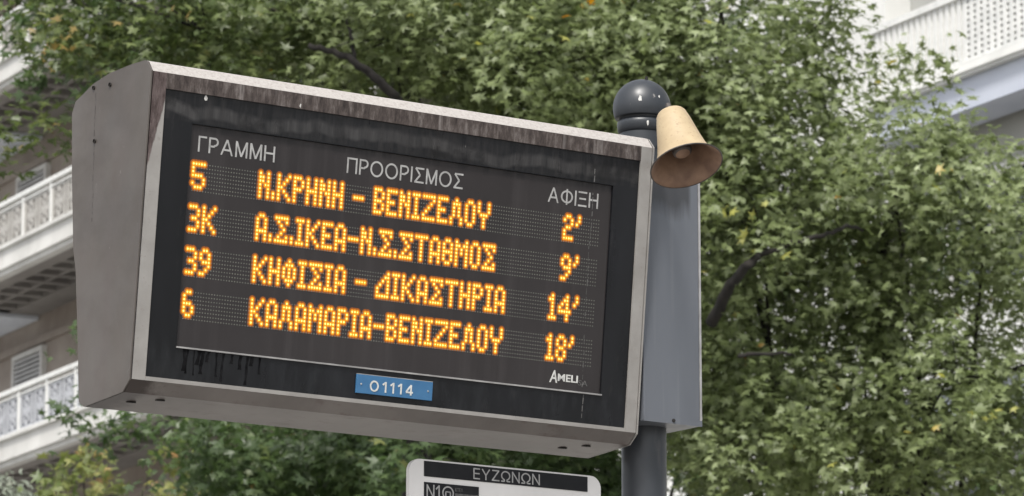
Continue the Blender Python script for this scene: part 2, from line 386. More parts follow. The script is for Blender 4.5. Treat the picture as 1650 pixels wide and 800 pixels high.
# -- right building, same frontage line, railings of flat white slats
BB = empty('apartment_building', MF, 'pale blue and white apartment building with white slatted balcony railings at upper right', 'building')
X0, X1 = 17.5, 48.0
bm = bmesh.new(); box(bm, X0, X1, .62, 14, 0, 23.9); part(bm, 'wall', M_greyw, BB)
bm = bmesh.new(); box(bm, X0-.2, X1+.2, .2, 14.4, 23.91, 24.2); part(bm, 'roof', M_white, BB)
bm = bmesh.new(); box(bm, -.028, .028, -.02, .02, 0, .70); smh = bpy.data.meshes.new('slat'); bm.to_mesh(smh); bm.free(); smh.materials.append(M_rail)
for k_ in range(0, 6):
    zb = 11.60 + 3.14*(k_-2)
    xa = 26.4 if k_ % 1 == 0 else X0
    bm = bmesh.new(); box(bm, xa, X1, -.02, .615, zb, zb+.13); box(bm, xa, X1, -.045, -.021, zb+.03, zb+.06)
    bal = part(bm, 'balcony', M_white, BB)
    bm = bmesh.new(); box(bm, xa, X1, .05, .55, zb-.33, zb-.003); part(bm, 'balcony_beam', M_pale, BB)
    bm = bmesh.new(); box(bm, xa, X1, .0, .09, zb+.83, zb+.90); box(bm, xa, X1, .02, .07, zb+.15, zb+.18)
    bmo('handrail', bm, M_rail, bal)
    if k_ in (1, 2):
        x = xa+.05
        while x < 28.15:
            s_ = link('slat', smh, bal); s_.location = (x, .045, zb+.14); x += .112
        for j in range(7):                      # perforated corrugated sheets
            xs = 28.2 + j*.66 if j else 28.2
            bm = bmesh.new(); x = 28.2 + j*.72
            while x < 28.2 + j*.72 + .70:
                box(bm, x, x+.068, .03, .05, zb+.15, zb+.83)
                for r_ in range(11): box(bm, x+.068, x+.12, .035, .045, zb+.15+r_*.064, zb+.182+r_*.064)
                x += .12
            bmo('perforated_sheet', bm, M_rail, bal)
            bm = bmesh.new(); box(bm, 28.2+j*.72, 28.9+j*.72, .056, .066, zb+.16, zb+.82); bmo('backing_sheet', bm, M_coffer, bal)  # dark sheet added for the darkness seen through the slots
    else:
        bm = bmesh.new(); x = xa+.05
        while x < X1: box(bm, x-.028, x+.028, .025, .065, zb+.14, zb+.84); x += .14
        tag(bmo('railing_slats', bm, M_rail, bal), kind='stuff')
    for xd in (18.4, 21.2, 23.9, 27.0, 31.0, 35.0):
        zf = zb+.13 if xd > 26 else zb+.75
        H2 = 2.2 if xd > 26 else 1.5
        bm = bmesh.new()
        box(bm, xd, xd+.08, .54, .617, zf, zf+H2); box(bm, xd+1.62, xd+1.7, .54, .617, zf, zf+H2); box(bm, xd+.08, xd+1.62, .54, .617, zf+H2-.08, zf+H2); box(bm, xd+.08, xd+1.62, .54, .617, zf, zf+.06)
        box(bm, xd+.82, xd+.88, .55, .617, zf+.06, zf+H2-.08)
        wd = part(bm, 'window', M_wood, BB)
        bm = bmesh.new(); box(bm, xd+.08, xd+1.62, .59, .61, zf+.06, zf+H2-.08); bmo('pane', bm, M_glass, wd)
# recessed white bay to the left of its balconies
bm = bmesh.new(); box(bm, 17.5, 26.3, .30, .618, 0, 23.9); part(bm, 'white_bay', M_white, BB)
bm = bmesh.new(); box(bm, 26.9, 40, .56, .618, 11.74, 14.3); part(bm, 'pale_wall_panel', M_white, BB)

# ------------------------------------------------------------------ trees
def leaf_material(name, stops):
    m = bpy.data.materials.new(name); m.use_nodes = True; t = m.node_tree; b = t.nodes['Principled BSDF']
    a = t.nodes.new('ShaderNodeAttribute'); a.attribute_name = 'tint'
    r = t.nodes.new('ShaderNodeValToRGB'); e = r.color_ramp.elements
    e[0].position = stops[0][0]; e[0].color = (*stops[0][1], 1); e[1].position = stops[-1][0]; e[1].color = (*stops[-1][1], 1)
    for p, c in stops[1:-1]: x = e.new(p); x.color = (*c, 1)
    t.links.new(a.outputs['Fac'], r.inputs[0]); t.links.new(r.outputs[0], b.inputs['Base Color'])
    b.inputs['Roughness'].default_value = .45; b.inputs['Specular IOR Level'].default_value = .45
    tr = t.nodes.new('ShaderNodeBsdfTranslucent'); mx = t.nodes.new('ShaderNodeMixShader'); mx.inputs[0].default_value = .38
    hs = t.nodes.new('ShaderNodeHueSaturation'); hs.inputs['Saturation'].default_value = 1.15; hs.inputs['Value'].default_value = 1.5
    t.links.new(r.outputs[0], hs.inputs['Color']); t.links.new(hs.outputs[0], tr.inputs[0])
    out = t.nodes['Material Output']; t.links.new(b.outputs[0], mx.inputs[1]); t.links.new(tr.outputs[0], mx.inputs[2]); t.links.new(mx.outputs[0], out.inputs[0])
    return m
G1 = leaf_material('sweetgum_leaf', [(0, (.085, .108, .042)), (.35, (.138, .172, .070)), (.7, (.205, .245, .118)), (.93, (.30, .35, .19)), (.955, (.30, .32, .09)), (.985, (.36, .27, .06)), (1, (.50, .19, .04))])
G2 = leaf_material('shaded_sweetgum_leaf', [(0, (.045, .068, .028)), (.4, (.058, .095, .034)), (.8, (.09, .13, .05)), (.95, (.13, .17, .06)), (1, (.26, .17, .05))])  # darker leaf tone with the shade under the crowns put into it
G5 = leaf_material('shaded_olive_sweetgum_leaf', [(0, (.045, .066, .020)), (.4, (.072, .100, .032)), (.75, (.115, .145, .05)), (.92, (.20, .235, .09)), (.96, (.20, .15, .05)), (1, (.30, .17, .05))])  # olive leaf tone, darkened to carry the shade of the left crown
G3 = leaf_material('olive_leaf', [(0, (.14, .16, .12)), (.6, (.21, .24, .19)), (1, (.29, .31, .25))])
G4 = leaf_material('yellowing_leaf', [(0, (.09, .13, .04)), (.5, (.18, .20, .07)), (.8, (.28, .27, .10)), (1, (.36, .22, .12))])
M_bark = two_tone('bark', (.006, .005, .0045), (.018, .015, .013), 12, (1, 1, .3), rough=.95, bump=.6, dist=.02)

def star_leaf():
    """five pointed palmate leaf, folded a little along its lobes; unit size, petiole at origin"""
    tips = [(-112, .62), (-58, .86), (0, 1.0), (58, .86), (112, .62)]
    pts = []
    for i, (a, r) in enumerate(tips):
        aa = R(a); tip = (r*math.sin(aa), .28 + r*math.cos(aa)*.72, .05 if i % 2 else -.06)
        pts.append(tip)
        if i < 4:
            b = R((a + tips[i+1][0])/2); pts.append((.29*math.sin(b), .28 + .29*math.cos(b), .04))
    pts.append((0, .08, 0))
    V = [(0, .30, 0.03)] + pts; n = len(pts)
    T = [(0, 1+i, 1+(i+1) % n) for i in range(n)]
    return np.array(V, float)*np.array([1., 1., 1.2]), np.array(T)
def lance_leaf():
    V = [(0, 0, 0), (.16, .4, .04), (0, 1, 0), (-.16, .4, .04)]; return np.array(V, float), np.array([(0, 1, 2), (0, 2, 3)])
STAR, LANCE = star_leaf(), lance_leaf()

def leaves_mesh(name, P, N, D, sc, tint, shape, m):
    """P positions, N normals, D tip directions"""
    V, T = shape; n = len(P)
    D = D - N*np.sum(D*N, 1, keepdims=True); D /= np.linalg.norm(D, axis=1, keepdims=True) + 1e-9
    X = np.cross(D, N)
    co = P[:, None, :] + sc[:, None, None]*(V[None, :, 0:1]*X[:, None, :] + V[None, :, 1:2]*D[:, None, :] + V[None, :, 2:3]*N[:, None, :])
    co = co.reshape(-1, 3); tri = (T[None] + (np.arange(n)*len(V))[:, None, None]).reshape(-1, 3)
    me = bpy.data.meshes.new(name); me.vertices.add(len(co)); me.vertices.foreach_set('co', co.astype(np.float32).ravel())
    me.loops.add(len(tri)*3); me.loops.foreach_set('vertex_index', tri.astype(np.int32).ravel())
    me.polygons.add(len(tri)); me.polygons.foreach_set('loop_start', (np.arange(len(tri))*3).astype(np.int32))
    me.update(calc_edges=True)
    a = me.attributes.new('tint', 'FLOAT', 'FACE'); a.data.foreach_set('value', np.repeat(tint, len(T)).astype(np.float32))
    me.materials.append(m); return me

def unit(a): return a/(np.linalg.norm(a, axis=1, keepdims=True)+1e-9)

def tree(name, label, base, top, lobes, leafm, seed, shape=STAR, size=.09, per=30, clump=.20, dens=52.0, singles=0, r0=.16, limbs=(), tint_shift=0.0, droop=.35, fork=(.45, .95)):
    """lobes: (centre, (rx,ry,rz), density factor). A trunk, limbs to each lobe, twigs to each clump."""
    rng = np.random.default_rng(seed); rd = random.Random(seed)
    root = empty(name, Matrix.Translation(base), label, 'tree')
    inv = -np.array(base)
    bm = bmesh.new(); b0 = Vector(base); t0 = Vector(top)
    tp = [Vector((0, 0, 0)).lerp(t0-b0, f) + Vector((math.sin(f*7+seed)*.1, math.cos(f*5+seed)*.1, 0))*f for f in np.linspace(0, 1, 12)]
    tube(bm, tp, [r0*(1.25 if i == 0 else 1)*(1-.6*i/11) for i in range(12)], 12)
    bmo('trunk', bm, M_bark, root, smooth=True)
    CL, LN = [], []
    bl = bmesh.new()
    for pts, ra in limbs:
        q = [Vector(p)-b0 for p in pts]
        lb = bmesh.new(); sp = []
        for a, b in zip(q, q[1:]):
            for s_ in range(4): sp.append(a.lerp(b, s_/4) + Vector((rd.uniform(-1, 1), rd.uniform(-1, 1), rd.uniform(-1, 1)))*.012)
        sp.append(q[-1]); tube(lb, sp, [ra[0] + (ra[1]-ra[0])*i/(len(sp)-1) for i in range(len(sp))], 9)
        bmo('limb', lb, M_bark, root, smooth=True)
    for c, r, fac in lobes:
        c = np.array(c); r = np.array(r)
        n = max(3, int(4.19*r[0]*r[1]*r[2]*dens*fac))
        d = unit(rng.normal(size=(n, 3))); rr = rng.random(n)**.42
        d *= rr[:, None]
        bumps = 1 + .16*np.sin(d[:, 0:1]*9+seed) * np.cos(d[:, 2:3]*8+seed*2)
        pc = c + d*r*bumps
        CL.append(pc); LN.append(unit(d*r + 1e-6))
        cc = Vector(c) - b0
        # limb from trunk to lobe centre
        f = rd.uniform(*fork); st_ = tp[int(f*11)]
        mid = st_.lerp(cc, .55) + Vector((rd.uniform(-.3, .3), rd.uniform(-.3, .3), -.25))
        L = [st_.lerp(mid, 0), st_.lerp(mid, .5)+Vector((0, 0, -.06)), mid, mid.lerp(cc, .6), cc]
        if fac*r[0]*r[2] > .09: tube(bl, L, [.032, .026, .020, .014, .007], 6)
        for p in pc[::9] if fac*r[0]*r[2] > .09 else pc[:0]:
            e = Vector(p) - b0; s0 = cc.lerp(e, .15); m_ = s0.lerp(e, .5) + Vector((rd.uniform(-.1, .1), rd.uniform(-.1, .1), rd.uniform(0, .12)))
            tube(bl, [s0, m_, e], [.007, .005, .003], 4)
    bmo('branches', bl, M_bark, root)
    C = np.concatenate(CL); OUT = np.concatenate(LN); n = len(C)
    # each clump: leaves along a drooping twig
    per_ = rng.integers(int(per*.5), int(per*1.5), n); idx = np.repeat(np.arange(n), per_); m = len(idx)
    tw = unit(OUT + rng.normal(size=(n, 3))*.6 + np.array([0, 0, -.15]))
    s_ = rng.random(m)
    P = C[idx] + tw[idx]*(s_[:, None]-.5)*clump*2.0 + rng.normal(size=(m, 3))*clump*.42 + np.array([0, 0, -1.0])*(s_[:, None]**2)*clump*.5
    N = unit(np.array([0, -.25, .85]) + OUT[idx]*.45 + rng.normal(size=(m, 3))*.5)
    D = unit(tw[idx] + rng.normal(size=(m, 3))*.8 + np.array([0, 0, -droop]))
    sc = size*rng.uniform(.62, 1.15, m)
    ct = rng.normal(.46, .17, n)
    tint = np.clip(ct[idx] + rng.normal(0, .18, m) + tint_shift, 0.02, .93)
    rare = rng.random(m); tint = np.where(rare > .9975, rng.uniform(.95, 1, m), tint)
    P = P + inv
    vis = np.zeros(m, bool)
    if singles:
        Pw = P - inv; dv = Pw - np.array(EYE); fz = dv[:, 1]*math.cos(PITCH) + dv[:, 2]*math.sin(PITCH)
        ux = dv[:, 0]/fz*F; uy = (-dv[:, 1]*math.sin(PITCH) + dv[:, 2]*math.cos(PITCH))/fz*F
        okm = (np.abs(ux) < 815) & (np.abs(uy) < 395) & ~((ux < 205) & (ux > -700) & (uy < 230) & (uy > -260))
        cand = np.where(okm)[0]; cand = cand[np.argsort((fz - 6*sc)[cand])][:singles]; vis[cand] = True
        V0, T0 = shape
        protos = []
        for tv in (.2, .32, .42, .5, .58, .68, .8, .96):
            me = leaves_mesh('leaf', np.zeros((1, 3)), np.array([[0, 0, 1.]]), np.array([[0, 1., 0]]), np.array([1.]), np.array([tv]), shape, leafm); protos.append((tv, me))
        for i in cand:
            tv, me = min(protos, key=lambda q: abs(q[0]-tint[i]))
            Nv = Vector(N[i]); Dv = Vector(D[i]); Dv = (Dv - Nv*Dv.dot(Nv)).normalized(); Xv = Dv.cross(Nv)
            o = bpy.data.objects.new('leaf', me); COL.objects.link(o); o.parent = root
            o.matrix_local = Matrix.Translation(Vector(P[i])) @ frame_mat(Xv, Dv, Nv, Vector((0, 0, 0))) @ Matrix.Scale(float(sc[i]), 4)
    keep = ~vis
    fo = link('foliage', leaves_mesh('foliage', P[keep], N[keep], D[keep], sc[keep], tint[keep], shape, leafm), root); fo['kind'] = 'stuff'
    return root, m

PX = 28/F
def lobe(px, py, Y, rx, ry, dy=1.2, fac=1.0):
    k_ = Y/F
    return (tuple(at(px, py, Y)), (rx*k_, dy, ry*k_), fac)

# right sweetgum
B0 = at(1415, 700, 29.5); nA = nB = 0
lobB = [lobe(1150, 150, 28.5, 230, 210, 1.3), lobe(1230, 380, 28.2, 210, 170, 1.2, .95), lobe(1440, 300, 28.4, 190, 125, 1.2), lobe(1590, 350, 28.4, 150, 150, 1.2, .95),
        lobe(1300, 60, 29, 95, 110, 1.0, .8), lobe(1490, 690, 28.4, 240, 150, 1.4, 1.15), lobe(1230, 680, 28.4, 190, 145, 1.3, 1.1), lobe(1390, 520, 28.5, 130, 130, 1.0, 1.1),
        lobe(1130, 560, 28.8, 90, 180, 1.0, .75), lobe(1640, 470, 29.2, 90, 70, .8, .7), lobe(1405, 100, 28.6, 60, 28, .3, .6), lobe(1492, 95, 28.3, 34, 62, .25, .55), lobe(1445, 185, 28.3, 60, 30, .3, .6),
        lobe(1590, 640, 29, 100, 70, .8, .9), lobe(1625, 560, 29.6, 40, 40, .5, .4), lobe(1535, 520, 29.6, 70, 45, .4, .28), lobe(1540, 215, 28.3, 60, 40, .4, .7),
        lobe(1130, -230, 29.5, 300, 220, 1.6, .5), lobe(1480, 950, 29.5, 350, 140, 1.5, .4), lobe(1900, 450, 30, 260, 300, 1.6, .35), lobe(1150, 350, 31.5, 330, 380, 1.3, .5), lobe(1480, 520, 31.5, 130, 60, 1.0, .0)]
limB = [([at(1415, 600, 29.4), at(1412, 440, 29.2), at(1430, 370, 29.0), at(1470, 250, 28.9)], (.075, .03)),
        ([at(1145, 520, 27.5), at(1172, 470, 27.3), at(1198, 432, 27.2), at(1220, 414, 27.3)], (.042, .028)),
        ([at(1220, 414, 27.3), at(1290, 388, 27.3), at(1335, 378, 27.3), at(1365, 366, 27.4), at(1390, 372, 27.6)], (.020, .010)),
        ([at(1190, 572, 27.1), at(1225, 568, 27.1), at(1275, 572, 27.2)], (.014, .010)),
        ([at(1545, 610, 28.2), at(1600, 600, 28.2), at(1660, 590, 28.1)], (.012, .016))]
_, nB = tree('sweetgum_tree', 'large leafy tree with star shaped green leaves filling the right side beside the horn', (B0.x, B0.y, 0), tuple(at(1425, 330, 29.8)), lobB, G1, 7, singles=300, limbs=limB, size=.070)
# middle / left sweetgum, above and behind the display
A0 = at(660, 700, 29)
lobA = [lobe(640, 60, 28, 240, 130, 1.3), lobe(860, 120, 28, 200, 150, 1.3), lobe(1010, 30, 28.4, 120, 110, 1.0, .9), lobe(430, 60, 28.4, 190, 110, 1.2),
        lobe(820, 260, 28.6, 250, 60, 1.0, .6), lobe(960, 190, 28.2, 90, 120, 1.0, .9),
        lobe(650, -220, 29, 400, 200, 1.8, .45), lobe(900, -150, 29, 250, 180, 1.4, .45)]
limA = [([at(640, 160, 27.0), at(602, 122, 26.95), at(572, 97, 26.95), at(535, 84, 27), at(498, 74, 27.1)], (.032, .018)),
        ([at(700, 300, 27.2), at(668, 200, 27.1), at(640, 160, 27.0)], (.04, .032)),
        ([at(572, 97, 26.95), at(566, 60, 27.0), at(558, 30, 27.2)], (.014, .008))]
_, nA = tree('sweetgum_tree', 'spreading tree whose dark curved branch shows just above the top edge of the display', (A0.x, A0.y, 0), tuple(at(668, -260, 29.6)), lobA, G1, 11, singles=300, limbs=limA, size=.070, tint_shift=-.08)
L0 = at(-190, 700, 27.5)
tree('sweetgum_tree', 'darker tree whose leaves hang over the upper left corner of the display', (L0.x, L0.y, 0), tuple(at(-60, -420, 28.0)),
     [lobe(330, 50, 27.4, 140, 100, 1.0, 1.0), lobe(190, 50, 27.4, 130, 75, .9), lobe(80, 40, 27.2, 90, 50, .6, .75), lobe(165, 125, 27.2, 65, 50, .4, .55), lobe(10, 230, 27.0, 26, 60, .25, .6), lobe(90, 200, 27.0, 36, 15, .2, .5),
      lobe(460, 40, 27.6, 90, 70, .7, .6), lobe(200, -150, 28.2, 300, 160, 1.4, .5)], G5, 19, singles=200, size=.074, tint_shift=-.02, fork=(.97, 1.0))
# darker tree below and behind the display
C0_ = at(560, 700, 33)
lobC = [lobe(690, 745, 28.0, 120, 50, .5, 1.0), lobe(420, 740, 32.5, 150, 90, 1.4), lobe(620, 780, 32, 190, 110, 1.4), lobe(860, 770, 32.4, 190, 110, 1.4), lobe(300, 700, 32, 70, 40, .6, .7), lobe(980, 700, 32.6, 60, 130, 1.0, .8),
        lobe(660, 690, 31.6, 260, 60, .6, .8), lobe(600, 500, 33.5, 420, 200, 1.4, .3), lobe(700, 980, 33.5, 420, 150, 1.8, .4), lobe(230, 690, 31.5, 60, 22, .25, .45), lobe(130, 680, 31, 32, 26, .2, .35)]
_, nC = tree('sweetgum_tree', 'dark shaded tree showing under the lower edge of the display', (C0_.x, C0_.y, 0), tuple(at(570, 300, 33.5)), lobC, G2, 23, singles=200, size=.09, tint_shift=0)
# deep canopy behind everything
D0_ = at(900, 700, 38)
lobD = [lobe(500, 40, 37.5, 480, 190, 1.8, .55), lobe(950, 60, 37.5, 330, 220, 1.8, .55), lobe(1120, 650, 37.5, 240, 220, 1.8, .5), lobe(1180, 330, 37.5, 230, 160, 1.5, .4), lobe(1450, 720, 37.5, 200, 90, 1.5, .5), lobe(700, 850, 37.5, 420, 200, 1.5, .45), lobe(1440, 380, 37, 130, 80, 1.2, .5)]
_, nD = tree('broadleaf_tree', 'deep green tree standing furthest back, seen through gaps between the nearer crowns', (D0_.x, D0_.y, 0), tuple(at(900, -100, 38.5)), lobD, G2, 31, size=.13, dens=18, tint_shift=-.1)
# small garden trees at the bottom left
E0 = at(10, 900, 46)
_, nE = tree('olive_tree', 'grey green olive tree at the bottom left corner under the white balcony edge', (E0.x, E0.y, 0), tuple(at(12, 830, 46)), [lobe(10, 810, 46, 95, 55, .8, 1.3), lobe(-70, 850, 46, 90, 90, .8, .8)], G3, 41, shape=LANCE, size=.11, per=70, clump=.22, dens=9)
F0 = at(180, 900, 44)
_, nF = tree('ornamental_tree', 'small pale yellow and green tree right of the olive, below the white balcony edge', (F0.x, F0.y, 0), tuple(at(190, 800, 44)), [lobe(135, 775, 44, 60, 45, .6, 1.2), lobe(230, 790, 44, 70, 50, .6, 1.2), lobe(285, 735, 44.2, 45, 30, .4, .8), lobe(330, 800, 44, 60, 60, .6, .8), lobe(140, 740, 44, 24, 26, .3, .7)], G4, 47, size=.13, per=26, clump=.2, dens=12)
print('leaves', nA, nB, nC, nD, nE, nF)

# ------------------------------------------------------------------ the arrivals display
DSP = empty('arrivals_display', MS, 'dirty grey bus arrivals display with four rows of glowing amber dot lettering', 'display sign')
UL, UR = -.6346, .6305
prof = [(.0, .3265), (.0185, .3468), (.03, .3500), (.088, .3458), (.17, .3363), (.241, .319), (.286, .2992), (.3115, .2882), (.324, .2629), (.305, .1356), (.2754, -.0227), (.2567, -.0755), (.2217, -.2447), (.2028, -.3454), (.180, -.3561), (.0236, -.3293), (.0, -.303)]
def shell(x0, x1, a, b, cap=False):
    """strip of the housing between profile points a..b"""
    bm = bmesh.new(); L = [bm.verts.new((x0, y, z)) for y, z in prof[a:b]]; Q = [bm.verts.new((x1, y, z)) for y, z in prof[a:b]]
    for i in range(len(L)-1): bm.faces.new((L[i], Q[i], Q[i+1], L[i+1]))
    return bm
bmo('hood_edge', shell(UL, UR, 0, 3), M_hood, DSP)
bmo('housing', shell(UL, UR, 2, 14), M_body, DSP, smooth=False)
bmo('underside', shell(UL, UR, 13, 17), M_under, DSP)
def side(x0, x1):
    bm = bmesh.new(); pr_ = [(y-.0015 if y < .01 else y, z) for y, z in prof]
    pr_ = [(-.002, .3275)] + pr_[1:-1] + [(-.002, -.3045)]
    A = [bm.verts.new((x0, y, z)) for y, z in pr_]; B = [bm.verts.new((x1, y, z)) for y, z in pr_]
    bm.faces.new(A); bm.faces.new(B[::-1])
    n = len(A)
    for i in range(n): bm.faces.new((A[i], A[(i+1) % n], B[(i+1) % n], B[i]))
    return bm
sp_ = bmo('side_panel', side(-.6396, -.6366), M_body, DSP)
bmo('side_panel', side(.6325, .6355), M_frame, DSP)
for d_, z_ in ((.166, .3109), (.2353, .3100), (.215, .1966)):   # screws in the near side panel
    bm = bmesh.new(); lathe(bm, [(0, -.0012), (.0042, -.0012), (.0045, 0), (.0045, .002)], 12, Matrix.Translation((-.6405, d_, z_)) @ Matrix.Rotation(R(-90), 4, 'Y'))
    bmo('screw', bm, M_hole, sp_)
bm = bmesh.new(); z = .30; y = .226; rl = random.Random(9)
while z > .02:
    L = rl.uniform(.004, .02); w_ = rl.uniform(.0004, .0010)
    v = [bm.verts.new(p) for p in ((-.6400, y-w_, z), (-.6400, y+w_, z), (-.6400, y+w_, z-L), (-.6400, y-w_, z-L))]; bm.faces.new(v); z -= L + rl.uniform(.0, .012); y -= rl.uniform(0, .0025)
tag(bmo('dried_drip', bm, M_under, DSP), kind='stuff')
# front frame strips
bm = bmesh.new(); box(bm, UL+.0015, -.6019, .0, .02, -.3027, .3263); bmo('frame_strip', bm, M_frame, DSP)
bm = bmesh.new(); box(bm, .6019, UR, .0, .02, -.3027, .3263); bmo('frame_strip', bm, M_frame, DSP)
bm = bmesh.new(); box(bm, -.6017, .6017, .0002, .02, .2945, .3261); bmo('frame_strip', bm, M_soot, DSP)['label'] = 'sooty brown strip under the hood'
bm = bmesh.new(); box(bm, -.6017, .6017, -.001, .02, -.3028, -.2945); bmo('frame_strip', bm, M_frame, DSP)
# black fascia with a window for the screen
sx0, sx1, sz0, sz1 = -.5325, .534, -.2287, .2314
bm = bmesh.new(); y0, y1 = .004, .016
for b_ in ((-.6015, sx0, -.2943, .2943), (sx1, .6015, -.2943, .2943), (sx0, sx1, sz1, .2943), (sx0, sx1, -.2943, sz0)):
    box(bm, b_[0], b_[1], y0, y1, b_[2], b_[3])
bmo('fascia', bm, M_fascia, DSP)
bm = bmesh.new(); box(bm, sx0+.0005, sx1-.0005, .0085, .014, sz0+.0005, sz1-.0005); SCR = bmo('screen', bm, M_screen, DSP)
bm = bmesh.new()
box(bm, sx0-.001, sx1+.001, .001, .0083, sz0-.001, sz0+.0022)
bmo('screen_trim', bm, M_trim, DSP)
# black runs below the screen, left part
rd = random.Random(5)
bm = bmesh.new()
for i, (u0, L) in enumerate(((-.513, .045), (-.505, .05), (-.49, .052), (-.478, .03), (-.469, .048), (-.455, .022), (-.437, .05), (-.42, .058), (-.40, .02), (-.378, .03), (-.362, .06), (-.352, .02), (-.334, .035))):
    z = sz0-.0015; x = u0; wd = rd.uniform(.0018, .0048)
    pts = []
    for s_ in range(7): pts.append((x, z, wd*(1.2 if s_ in (0, 6) else rd.uniform(.6, 1)))); z -= L/6; x += rd.uniform(-.0012, .0012) - .0005
    v = [[bm.verts.new((a-c_, .0034, b)), bm.verts.new((a+c_, .0034, b))] for a, b, c_ in pts]
    for p, q in zip(v, v[1:]): bm.faces.new((p[0], p[1], q[1], q[0]))
tag(bmo('black_run', bm, M_drip, DSP), kind='stuff')
# pale dried drip, right part
bm = bmesh.new(); z = .262; x = .481
while z > -.285:
    L = rd.uniform(.003, .016); wd = rd.uniform(.0006, .0017); x += rd.uniform(-.0012, .0012)
    if not (-.19 < z < -.02 and rd.random() < .4):
        yy = .0078 if sz0+.01 < z < sz1 else .0034
        if sz1-.012 < z < sz1+.012 or sz0-.002 < z < sz0+.016: z -= L; continue
        v = [bm.verts.new(p) for p in ((x-wd, yy, z-L), (x+wd*.8, yy, z-L), (x+wd, yy, z), (x-wd*.7, yy, z))]; bm.faces.new(v)
    z -= L + rd.uniform(.001, .008)
tag(bmo('dried_drip', bm, M_wear, DSP), kind='stuff')
# droppings on the hood edge
def splat(name, parent, M, r, m, n=9, seed=1):
    q = random.Random(seed); bm = bmesh.new(); c0 = bm.verts.new((0, 0, r*.18))
    v = [bm.verts.new((math.cos(2*math.pi*i/n)*r*q.uniform(.5, 1.2)*.7, math.sin(2*math.pi*i/n)*r*q.uniform(.8, 1.5), 0)) for i in range(n)]
    for i in range(n): bm.faces.new((c0, v[i], v[(i+1) % n]))
    o = bmo(name, bm, m, parent); o.matrix_local = M; return o
FM = Matrix.Rotation(R(90), 4, 'X')
for i, (x, z, r) in enumerate(((-.505, .288, .0055), (-.28, .301, .0035), (.14, .269, .002))):
    splat('bird_dropping', DSP, Matrix.Translation((x, -.0005 if z > .2945 else .0033, z)) @ FM, r, M_drop if i < 2 else M_wear, seed=i)
# drain holes underneath
def under_z(y): return -.3293 + (y-.0236)/(.180-.0236)*(-.3561+.3293)
for x, y in ((-.530, .06), (-.575, .10), (.55, .07), (.515, .11)):
    bm = bmesh.new(); lathe(bm, [(.0105, 0), (.0105, -.0014), (0, -.0014)], 16, Matrix.Translation((x, y, under_z(y)))); bmo('drain_hole', bm, M_hole, DSP)

# ---- lettering
def text_obj(name, s, x0, x1, z0, z1, y, m, parent, depth=.0006, shear=0.0, bold=0.0):
    cu = bpy.data.curves.new('t', 'FONT'); cu.body = s; cu.size = 1; cu.resolution_u = 4; cu.offset = bold; cu.shear = shear
    to = bpy.data.objects.new('t', cu); COL.objects.link(to)
    me = bpy.data.meshes.new_from_object(to.evaluated_get(bpy.context.evaluated_depsgraph_get()))
    bpy.data.objects.remove(to); bpy.data.curves.remove(cu)
    n = len(me.vertices); co = np.empty(n*3, np.float32); me.vertices.foreach_get('co', co); co = co.reshape(-1, 3)
    mn, mx_ = co.min(0), co.max(0)
    out = np.empty_like(co)
    out[:, 0] = x0 + (co[:, 0]-mn[0])/(mx_[0]-mn[0])*(x1-x0); out[:, 2] = z0 + (co[:, 1]-mn[1])/(mx_[1]-mn[1])*(z1-z0); out[:, 1] = y
    me.vertices.foreach_set('co', out.ravel()); me.materials.clear(); me.update()
    bm = bmesh.new(); bm.from_mesh(me)
    r_ = bmesh.ops.extrude_face_region(bm, geom=list(bm.faces))
    for v in [g_ for g_ in r_['geom'] if isinstance(g_, bmesh.types.BMVert)]: v.co.y += depth
    bpy.data.meshes.remove(me)
    return bmo(name, bm, m, parent)
ys = .0079
def arc(cx, cy, rx, ry, a0, a1, n=14): return [(cx+rx*math.cos(R(a0+(a1-a0)*i/n)), cy+ry*math.sin(R(a0+(a1-a0)*i/n))) for i in range(n+1)]
T_ = .115; e_ = T_/2; q_ = 1-e_
